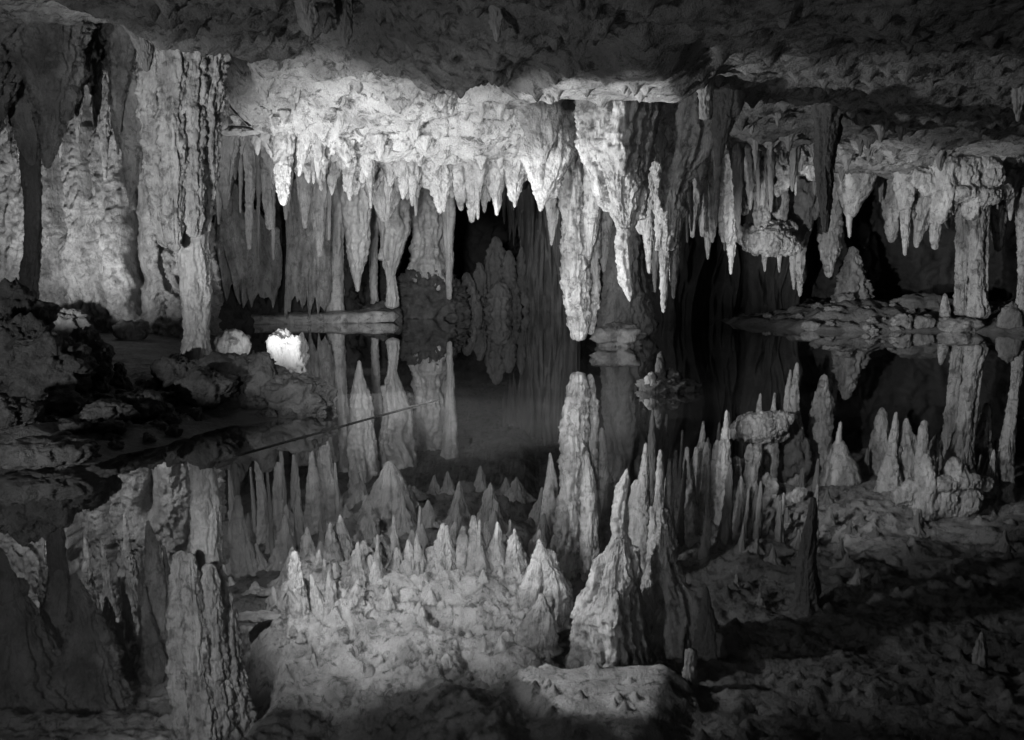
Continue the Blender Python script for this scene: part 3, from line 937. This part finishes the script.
cb = stal("dim column rising from the rock at the waterline behind the largest cone", [(190, 606, 656), (240, 610, 648), (280, 607, 645), (310, 603, 648), (332, 598, 655), (345, 596, 658)], 16.0, M_BACK, name="column", cat="column", group=None, flute=0.25, nflute=5, knob=0.2)
rock("angular pale rock on the waterline at the foot of the dim central column", 618, 337, 24, 11, 14.3, M_BACK2, 0.7, group=None, amp=0.6, rough=0.15, sq=3.0)
for lab, rows, d in (
        ("stubby lit pendant, outermost of the ragged cluster right of the split stalactite", [(170, 686, 706), (195, 689, 701), (220, 690, 697), (238, 690, 694)], 14.6),
        ("short lit lump tucked inside the ragged cluster right of the split stalactite", [(180, 696, 712), (209, 698, 707), (225, 699, 706), (237, 700, 704)], 14.7),
        ("long thin lit rod of the ragged cluster right of the split stalactite", [(150, 706, 720), (175, 708, 716), (210, 709, 716), (235, 710, 715), (243, 711, 714)], 14.6),
        ("dim pointed spike below the ragged cluster", [(190, 702, 716), (235, 704, 711), (250, 706, 710), (260, 707, 709)], 15.0),
        ("lit lump next to the long thin rod of the ragged cluster", [(190, 716, 730), (215, 718, 726), (232, 719, 725), (243, 721, 724)], 14.8),
        ("darker spike reaching lowest right of the ragged cluster", [(180, 720, 742), (210, 724, 738), (240, 726, 736), (260, 729, 734), (275, 730, 732)], 14.7),
        ("little bright tooth between the ragged cluster and the bent pendant", [(180, 738, 756), (196, 740, 749), (207, 740, 748), (216, 741, 746)], 15.6),
):
    stal(lab, rows, d, group="ragged cluster of pendants right of the split stalactite", knob=0.3, flute=0.2)
stal("dark post hanging from the ceiling in silhouette, tapering to a thin tail", [(110, 812, 842), (125, 815, 838), (150, 816, 836), (185, 818, 834), (196, 819, 832), (212, 821, 831), (233, 823, 828)], 11.6, M_HOLLOW, flute=0.2)
stal("small dim post under the ceiling above the split stalactite", [(50, 696, 720), (70, 698, 714), (100, 700, 713), (120, 701, 712)], 9.4, M_DARK, flute=0.15, blunt=-0.3)
stal("dark pendant hanging below the small dim post", [(105, 706, 738), (125, 711, 733), (145, 715, 727), (167, 718, 722)], 10.2, M_DARK)

# ribbed bulge
fused("ribbed rounded flowstone bulge under the right ceiling, left of the dark post", [(746, 236, 10, 10, 16.3), (757, 240, 14, 14, 16.25), (770, 241, 16, 15, 16.2), (783, 243, 12, 12, 16.25), (792, 248, 9, 7, 16.3), (768, 230, 22, 10, 16.45), (785, 228, 12, 8, 16.6)], 0.02, M_CALC, "flowstone_bulge", "flowstone", 0.04, 9.0)
rock("dim hollowed mass above the ribbed bulge, between bent pendant and dark post", 790, 200, 30, 34, 17.3, M_DARK, 0.7, name="flowstone_mass", cat="flowstone", amp=0.25)
for lab, rows, d in (
        ("tiny spike below the left side of the ribbed bulge", [(245, 761, 769), (260, 762, 767), (272, 764, 766)], 16.5),
        ("tiny spike below the right side of the ribbed bulge", [(245, 775, 784), (260, 777, 781), (273, 778, 780)], 16.5),
        ("thin lit rod below and right of the ribbed bulge", [(235, 788, 800), (262, 790, 796), (280, 791, 795), (290, 792, 794)], 17.2),
        ("pointed lit blade, lowest of those right of the ribbed bulge", [(225, 798, 812), (250, 796, 806), (275, 796, 804), (290, 798, 803), (297, 799, 801)], 17.2),
):
    stal(lab, rows, d, group="little spikes under the ribbed bulge", knob=0.2)
cs = empty("straw_cone", P(855, 168, 17.0), "smooth inverted cone with a thin straw at its point, right of the dark post", "stalactite")
stal(None, [(160, 836, 876), (172, 834, 877), (183, 835, 874), (194, 838, 868), (204, 842, 862), (212, 845, 858), (219, 847, 854)], 17.0, M_CALC, name="cone", parent=cs, flute=0.06, knob=0.1, pop=0.5, drips=0, blunt=0.5)
stal(None, [(214, 846, 853), (225, 847, 852), (238, 848, 851)], 17.0, M_SMOOTH, name="straw", parent=cs, attach=False, seg=16, blunt=-0.3)

# ---- right side -------------------------------------------------------------------------------------------------------------------
for lab, rows, d, kw in (
        ("long straight lit stalactite left of the pale double blade on the right", [(180, 894, 922), (195, 898, 916), (215, 901, 911), (240, 902, 909), (256, 904, 907)], 16.2, {}),
        ("shorter blade of the pale pair under the knobbly cluster", [(165, 908, 942), (190, 912, 935), (215, 913, 929), (235, 914, 924), (248, 915, 919)], 16.3, dict(ratio=0.5)),
        ("longer bright blade of the pale pair under the knobbly cluster", [(160, 932, 954), (185, 933, 947), (210, 931, 944), (235, 929, 940), (250, 931, 937)], 16.0, dict(ratio=0.6)),
        ("small pointed tooth between the pale blade pair and the slender columns", [(205, 940, 958), (216, 943, 954), (224, 945, 951), (229, 947, 949)], 16.4, {}),
        ("pointed bright tooth close to the right edge under the sloping ceiling", [(180, 1004, 1020), (200, 1007, 1015), (212, 1008, 1013), (221, 1009, 1011)], 15.8, {}),
        ("ragged pale stub cut by the right edge under the sloping ceiling", [(185, 1014, 1036), (205, 1016, 1030), (222, 1018, 1026), (232, 1020, 1024)], 15.9, {}),
        ("dim leaf shaped lobe behind the slender columns on the right", [(205, 990, 1008), (225, 991, 1005), (240, 993, 1004), (252, 996, 1001)], 17.6, dict(knob=0.2)),
        ("dim pale lobe in the black hollow left of the long straight stalactite", [(195, 884, 906), (215, 885, 900), (232, 886, 898), (243, 889, 894)], 18.0, dict(knob=0.25)),
        ("pale ragged stub hanging low behind the dark post's tail", [(238, 818, 838), (256, 821, 835), (268, 823, 833), (278, 826, 830)], 18.0, dict(knob=0.3)),
):
    stal(lab, rows, d, group="stalactites on the right side of the cave", **{**dict(knob=0.2), **kw})
fused("cluster of rounded pale knobs and drooping lobes under the right ceiling", [(947, 166, 13, 17, 15.04), (945, 184, 11, 22, 15.04), (942, 204, 10, 19, 15.07), (962, 172, 16, 17, 15.10), (976, 166, 17, 13, 15.12), (962, 193, 21, 9, 15.01), (975, 189, 15, 8, 15.04),
      (986, 196, 17, 9, 14.98), (990, 176, 13, 17, 15.07), (988, 162, 13, 10, 15.16), (950, 155, 11, 10, 15.12), (966, 155, 15, 8, 15.19), (972, 208, 10, 13, 15.10), (921, 178, 13, 10, 15.12), (928, 186, 9, 11, 15.12), (932, 172, 13, 9, 15.16), (1002, 192, 13, 8, 15.10)], 0.022, M_CALC, "knobbly_cluster", "formation", 0.03, 7.0, smooth=16)
fused("bright bent pendants grown together in an arch above the ribbed bulge", [(752, 152, 12, 8, 15.66), (768, 160, 10, 12, 15.63), (762, 176, 8, 14, 15.63), (761, 196, 6, 18, 15.63), (765, 214, 5, 14, 15.63), (758, 212, 4, 16, 15.63), (782, 168, 8, 10, 15.66), (784, 182, 7, 10, 15.66),
      (778, 190, 5, 7, 15.66), (776, 152, 14, 8, 15.66), (794, 158, 12, 8, 15.70), (806, 166, 10, 8, 15.72), (814, 174, 8, 7, 15.72), (800, 150, 14, 8, 15.76)], 0.018, M_CALC, "bent_pendant", "formation", 0.025, 7.0, smooth=12)
for lab, rows, d, kw in (
        ("left and widest of the slender columns standing on the far right shore", [(198, 954, 974), (215, 957, 970), (240, 957, 969), (270, 957, 967), (300, 955, 966), (316, 953, 968)], 17.4, dict(flute=0.3, nflute=4)),
        ("tallest slender column on the far right shore, smooth and straight", [(195, 966, 990), (215, 969, 985), (250, 970, 983), (285, 971, 984), (305, 969, 986), (320, 966, 988)], 17.0, dict(flute=0.25, nflute=4)),
        ("thread thin column right of the slender pair on the far shore", [(200, 982, 992), (230, 984, 989), (270, 985, 988), (298, 985, 988)], 17.0, {}),
        ("thin column cut by the right edge of the view, standing on the far shore", [(225, 1016, 1030), (250, 1018, 1028), (280, 1018, 1027), (318, 1015, 1028)], 16.6, {}),
):
    stal(lab, rows, d, name="column", cat="column", group="slender columns on the far right shore", knob=0.2, **kw)

# far right shore rocks
for lab, px, py, hw, hh, d, mat in (
        ("rough dark rock shelf on the far shore below the pale blades", 920, 303, 26, 9, 18.2, M_BACK),
        ("small bright rock on the far waterline at the left end of the right shore", 810, 326, 9, 5, 17.0, M_WALL),
        ("small pale rock on the far waterline below the long straight stalactite", 898, 322, 8, 5, 17.0, M_WALL),
        ("angular pale rock on the far shore left of the slender columns", 923, 322, 11, 7, 17.0, M_WALL),
        ("smooth pale slab on the far waterline in front of the slender columns", 958, 324, 20, 7, 16.9, M_WALL),
        ("knobbly rock at the far right edge of the shore", 1012, 318, 11, 14, 16.6, M_BACK2),
        ("dark lump on the far shore between the mound and the rock shelf", 935, 310, 14, 12, 18.6, M_BACK),
):
    rock(lab, px, py, hw, hh, d, mat, 0.8, group="rocks along the far right shore")
stand("small pale stalagmite standing among rocks left of the slender columns", [(293, 943, 946), (302, 941, 948), (316, 939, 950), (324, 937, 952)], 17.3, M_CALC)

stand("pale pointed stalagmite mass on the far shore behind the straw cone", [(246, 850, 855), (258, 846, 859), (275, 842, 863), (295, 837, 868), (315, 832, 874)], 18.6, M_BACK2, knob=0.4, flute=0.25, nflute=6, drips=8)

# ---- middle distance, left of centre -------------------------------------------------------------------------------------------------
for lab, rows, d in (
        ("dim hanging blade behind the small stone arch", [(125, 212, 240), (160, 215, 234), (190, 220, 230), (210, 223, 227)], 13.0),
        ("thin dim column of the alcove left of the long blunt tooth", [(140, 243, 257), (180, 245, 254), (220, 246, 253), (250, 248, 252)], 14.5),
        ("dim shaded tooth between the thin alcove column and the long blunt tooth", [(120, 250, 276), (160, 256, 273), (190, 262, 272), (230, 266, 272)], 14.0),
        ("narrow grey blade behind the two short pale teeth", [(150, 294, 316), (190, 299, 312), (212, 301, 308), (229, 303, 306)], 15.0),
        ("wider grey blade right of the narrow one behind the pale teeth", [(150, 306, 334), (200, 311, 327), (235, 315, 324), (257, 318, 322)], 15.2),
        ("wide grey cone half hidden in front of the broad smooth grey stalactite", [(150, 352, 416), (185, 365, 404), (205, 374, 396), (222, 382, 388)], 14.6),
        ("long smooth grey stalactite with a sharp point above the low stone ledge", [(150, 342, 372), (200, 344, 370), (240, 346, 367), (265, 350, 364), (280, 354, 361), (292, 356, 359)], 18.0),
        ("broad smooth grey stalactite next to the sharp pointed one, its foot reaching the ledge", [(160, 376, 412), (200, 377, 410), (235, 380, 407), (258, 384, 401), (276, 387, 395), (309, 386, 399)], 18.8),
        ("thin dark rod between the two big grey stalactites", [(180, 367, 380), (230, 369, 378), (280, 370, 377), (308, 371, 378)], 20.5),
        ("short dim rod behind the point of the sharp grey stalactite", [(200, 344, 360), (280, 349, 357), (306, 350, 357)], 21.0),
        ("slim grey stalactite bending down right of the fluted column", [(170, 438, 456), (210, 442, 455), (250, 445, 453), (300, 447, 452)], 19.5),
):
    stal(lab, rows, d, M_BACK2 if d < 16 else M_SMOOTH, group="grey stalactites in the middle distance", flute=0.22, nflute=3.5, pop=0.4)  # nearer ones take the calcite tone with shade mixed in
stal("pale grey column standing behind the left end of the low stone ledge", [(150, 326, 350), (200, 328, 346), (250, 329, 343), (300, 328, 343), (322, 326, 346)], 19.3, M_SMOOTH, name="column", cat="column", group=None, flute=0.2)
stal("fluted grey column standing on the dark rough mound", [(160, 410, 448), (200, 413, 443), (240, 415, 441), (275, 412, 446), (300, 404, 452)], 20.5, M_SMOOTH, name="column", cat="column", group=None, flute=0.35, nflute=6)
rock("dark rough mound of rock under the fluted grey column", 428, 302, 36, 26, 20.6, M_MUD, 0.8, amp=0.3, rough=0.2)
rock("small dark boulder at the right end of the low stone ledge", 382, 316, 18, 12, 19.4, M_MUD, 0.8)
for lab, rows, d in (
        ("dim crooked pillar of the centre back cluster, leftmost beside the rough mound", [(262, 477, 481), (272, 475, 484), (290, 474, 486), (325, 470, 491)], 22.2),
        ("tallest dim pillar of the centre back cluster beside the black opening", [(236, 493, 498), (248, 489, 502), (262, 487, 504), (285, 488, 503), (325, 484, 508)], 22.4),
        ("dim leaning pillar right of the tallest one in the centre back cluster", [(250, 507, 511), (262, 503, 514), (284, 504, 516), (325, 500, 520)], 22.1),
        ("low dim stump in front of the centre back cluster of pillars", [(281, 494, 502), (290, 490, 507), (325, 486, 512)], 21.6),
        ("thin dim pillar at the right end of the centre back cluster", [(246, 520, 523), (262, 517, 525), (290, 518, 526), (325, 515, 530)], 22.5),
):
    stand(lab, rows, d, M_BACK, group="dim pillars standing in the water at the centre back", flute=0.35, nflute=7, knob=0.5, drips=7)
stand("small dark cone standing in the water left of the scalloped flowstone mass", [(272, 464, 469), (285, 461, 474), (300, 457, 478), (325, 452, 484)], 21.4, M_BACK, flute=0.3, nflute=8, knob=0.4, drips=6)
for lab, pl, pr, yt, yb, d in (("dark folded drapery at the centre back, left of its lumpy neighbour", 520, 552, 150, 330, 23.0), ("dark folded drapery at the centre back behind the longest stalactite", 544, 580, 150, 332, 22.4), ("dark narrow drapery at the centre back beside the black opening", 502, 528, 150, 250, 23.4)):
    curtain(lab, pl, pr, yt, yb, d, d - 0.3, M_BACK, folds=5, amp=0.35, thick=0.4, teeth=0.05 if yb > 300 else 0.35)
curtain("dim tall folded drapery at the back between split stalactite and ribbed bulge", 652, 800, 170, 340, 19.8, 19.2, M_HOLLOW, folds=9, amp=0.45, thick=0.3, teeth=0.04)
curtain("dim sloping flowstone apron with a pale toothed hem behind the column shaft", 204, 282, 200, 320, 16.6, 18.4, M_WALL, folds=7, amp=0.16, thick=0.25, teeth=0.25, bulge=0.7, ragged=40, name="flowstone_apron", cat="flowstone")
curtain("dim ribbed flowstone sheet with a scalloped hem above the low stone ledge", 286, 332, 180, 318, 18.2, 18.8, M_WALL, folds=8, amp=0.12, thick=0.25, teeth=0.15, name="flowstone_apron", cat="flowstone")

# low ledge across the water
def bar(label, a, b, r, hz, mat, name, cat):
    seed = nseed()
    a, b = np.array(a), np.array(b)
    n, m = 120, 28
    t = np.linspace(0, 1, n)
    ph = np.linspace(0, 2 * math.pi, m, endpoint=False)
    T, PH = np.meshgrid(t, ph, indexing='ij')
    c, s_ = np.cos(PH), np.sin(PH)
    q = (np.abs(c) ** 4 + np.abs(s_) ** 4) ** -0.25
    Lx = np.linalg.norm(b - a)
    nz = 1 + 0.35 * fbm(T * Lx * 2, c, s_, seed, 4)
    endr = np.clip(np.minimum(T, 1 - T) * n / 4, 0.05, 1)
    e = (b - a) / Lx
    side = np.array([-e[1], e[0], 0])
    V = a + (b - a) * T[..., None] + (r * q * c * nz * endr)[..., None] * side + (hz * q * s_ * nz * endr)[..., None] * np.array([0, 0, 1])
    V = V.reshape(-1, 3)
    return tag(link(name, V, (grid_faces(n, m, True), []), mat, None, tuple(a)), label, cat)


bar("low straight stone ledge lying across the water in the middle distance", (WL(212, 322)[0], 18.6, 0.06), (WL(402, 320)[0], 19.2, 0.12), 0.30, 0.12, M_CALC, "stone_ledge", "ledge")

# ---- left bank rocks -----------------------------------------------------------------------------------------------------------------------
for lab, px, py, hw, hh, d, dep in (
        ("tall dark boulder with a pale crusted top at the left edge, topmost of the pile", 18, 318, 26, 30, 8.3, 0.9),
        ("large dark boulder filling the left edge of the bank below the topmost one", 8, 352, 36, 34, 7.7, 0.9),
        ("big dark rough boulder in the middle of the left pile", 52, 368, 34, 30, 7.6, 0.9),
        ("dark boulder sloping down the right side of the left pile", 84, 364, 24, 28, 8.0, 0.9),
        ("rounded dark boulder with a pale rim standing alone on the silt at the left edge", 8, 413, 20, 14, 6.7, 0.9),
        ("low dark rock in front of the left pile, nearest the flat silt", 62, 404, 18, 12, 7.3, 0.9),
        ("flat dark rock at the middle of the shore below the small knobbed stalagmite", 108, 412, 22, 10, 7.2, 0.9),
        ("dark jagged rock at the left foot of the rock ridge", 138, 408, 18, 14, 7.5, 0.9),
        ("pale knobbed rock at the left end of the rock ridge", 152, 402, 10, 9, 7.6, 0.9),
        ("dark rough block under the left end of the smooth topped rock", 178, 375, 22, 18, 8.5, 0.8),
        ("dark rough block at the front of the rock ridge, above the shore", 205, 390, 26, 18, 8.1, 0.8),
        ("long smooth topped rock of the ridge in front of the tall column", 232, 378, 42, 20, 8.6, 0.55),
        ("round shouldered rock at the middle of the ridge beside the bright rock", 262, 388, 16, 26, 8.4, 0.8),
        ("big pointed dark boulder at the right end of the ridge, touching the water", 293, 397, 34, 20, 8.3, 0.7),
        ("small dark stone on the shore below the front block of the ridge", 70, 428, 10, 6, 6.9, 0.9),
        ("small dark stone near the waterline under the flat dark rock", 112, 428, 12, 7, 6.95, 0.9),
        ("dark lump of rock against the foot of the flowstone wall", 132, 332, 14, 10, 13.9, 0.8),
        ("pale rounded rock at the foot of the flowstone wall behind the left pile", 82, 342, 10, 9, 13.0, 0.8),
        ("larger pale dusty rock at the foot of the flowstone wall", 66, 328, 22, 16, 13.8, 0.8),
):
    rock(lab, px, py, hw, hh, d, M_MUD if d < 12 and "pale knobbed" not in lab else M_DARK, dep, group="rocks on the left bank", rough=0.15, amp=0.45)
stand("small dark knobbed stalagmite standing alone on the left bank silt", [(362, 115, 122), (374, 112, 126), (386, 110, 130), (396, 108, 133)], 8.4, M_MUD, knob=0.6, blunt=0)
rock("dark undercut mud hump at the water's edge in the lower left", 42, 452, 52, 14, 6.15, M_MUD, 0.6, name="mud_hump", cat="mud bank", amp=0.3, rough=0.1)
rock("brightly lit rough rock right behind the smooth topped ridge", 287, 357, 16, 21, 10.1, M_DARK, 0.7, rough=0.2, amp=0.25, sq=7.0)
rock("round pale cauliflower rock in the water behind the ridge, right of the tall column", 232, 344, 16, 14, 11.0, M_CALC, 0.9, rough=0.12, amp=0.2)
# straight edge of the flat
a, b = WL(232, 457), WL(441, 399)
bar("thin straight board edge lying at the waterline in front of the silt flat", (a[0], a[1], 0.0), (b[0], b[1], 0.0), 0.008, 0.009, M_HOLLOW, "board_edge", "board")

rq2 = random.Random(23)


def rubble(n, x0, x1, y0, y1, shore, hf, r0, r1, mat, label, group):
    made = 0
    while made < n:
        x, Y = rq2.uniform(x0, x1), rq2.uniform(y0, y1)
        D = poly_dist(np.array([x]), np.array([Y]), shore)
        if D[0] < 0.05:
            continue
        z = float(hf(np.array([x]), np.array([Y]), D)[0])
        r = rq2.uniform(r0, r1) * (1.7 if rq2.random() < 0.15 else 1)
        hz = r * rq2.uniform(0.45, 0.9)
        px, py = PX(x, Y, z + 0.35 * hz)
        if not -10 < px < 1034:
            continue
        k = FPX / Y
        rock(label, px, py, r * k, hz * k, Y, mat, rq2.uniform(0.7, 1.1), name="stone", cat="rock", group=group, amp=0.6, rough=0.18)
        made += 1


rubble(95, -4.6, -1.6, 6.1, 8.7, LEFT_SHORE, left_h, 0.025, 0.075, M_MUD, "small crumbly dark stone in the rubble of the left bank", "rubble stones on the left bank")
rubble(45, 4.8, 10.2, 16.7, 18.6, RIGHT_SHORE, right_h, 0.03, 0.10, M_BACK2, "small broken stone scattered along the far right shore", "rubble stones on the far right shore")
# islet
ri = empty("rock_islet", (WL(668, 391)[0], 9.6, 0), "little islet of rough stones with one upright stub in the middle of the lake", "rock")
rock(None, 668, 388, 25, 9, 9.7, M_HOLLOW, 0.7, name="stone", parent=ri, rough=0.25)
rock(None, 651, 382, 6, 9, 9.65, M_DARK, 0.9, name="stone", parent=ri)
rock(None, 673, 378, 9, 8, 9.75, M_HOLLOW, 0.9, name="stone", parent=ri, rough=0.25)
rock(None, 660, 371, 5, 17, 9.7, M_HOLLOW, 1.0, name="stub", parent=ri)

# ------------------------------------------------------------------ light: hidden cave lamps and added unseen fills
w = bpy.data.worlds.new("World")
sc.world = w
w.use_nodes = True
w.node_tree.nodes["Background"].inputs[0].default_value = (1, 1, 1, 1)
w.node_tree.nodes["Background"].inputs[1].default_value = 0.0


def spot(name, loc, target, watts, angle, blend=0.6, radius=0.06):
    l = bpy.data.lights.new(name, 'SPOT')
    l.energy = watts
    l.spot_size = math.radians(angle)
    l.spot_blend = blend
    l.shadow_soft_size = radius
    o = bpy.data.objects.new(name, l)
    COL.objects.link(o)
    o.location = loc
    from mathutils import Vector
    o.rotation_euler = (Vector(target) - Vector(loc)).to_track_quat('-Z', 'Y').to_euler()
    return o


spot("ledge_lamp", (-2.75, 8.9, 0.40), (-1.4, 11.6, 2.4), 640, 98, 0.8, 0.04)
spot("cone_lamp", (-2.2, 9.0, 0.42), (1.7, 10.7, 1.5), 1300, 58, 0.45, 0.04)
spot("plate_fill", (-2.2, 9.0, 0.42), (1.0, 9.0, 3.1), 1000, 22, 0.5, 0.04)  # extra narrow spot added only to brighten the flat plate
spot("rock_fill", (-2.75, 9.8, 0.25), (-3.4, 11.0, 0.35), 45, 50, 0.6, 0.02)  # added spot that lifts the cauliflower rock
spot("wall_lamp", (-6.4, 12.1, 0.5), P(105, 130, 15), 620, 110, 0.8, 0.05)
spot("drapery_lamp", (-3.6, 4.6, 0.7), (-2.95, 9.0, 2.5), 520, 44, 0.6, 0.05)
spot("shore_lamp", (1.75, 10.3, 0.16), P(890, 225, 16.5), 1350, 46, 0.7, 0.05)
spot("far_fill", (-0.8, -1.0, 1.9), (-0.9, 22, 0.6), 6500, 26, 0.9, 0.3)  # unseen fill added behind the camera to lift the far back
spot("side_fill", (-4.6, 1.6, 0.3), (-0.3, 8.5, 2.9), 900, 100, 0.8, 0.15)  # unseen side fill added for the near roof and left bank
spot("pool_fill", (-0.8, 7.6, 2.95), (-0.6, 10.6, -0.3), 2300, 72, 1.0, 0.05)  # added under the roof to make the grey glow in the pool
spot("fill_lamp", (1.2, -1.0, 1.6), (1.4, 10, 2.0), 170, 46, 0.9, 0.3)
spot("back_fill", (-2.5, 13.0, 0.06), (-1.4, 16.5, 2.4), 240, 140, 0.8, 0.05)  # added over open water to lift the back roof and stalactites

sc.cycles.max_bounces = 6
sc.cycles.diffuse_bounces = 3
sc.cycles.glossy_bounces = 3
sc.cycles.transparent_max_bounces = 8
sc.cycles.use_denoising = True
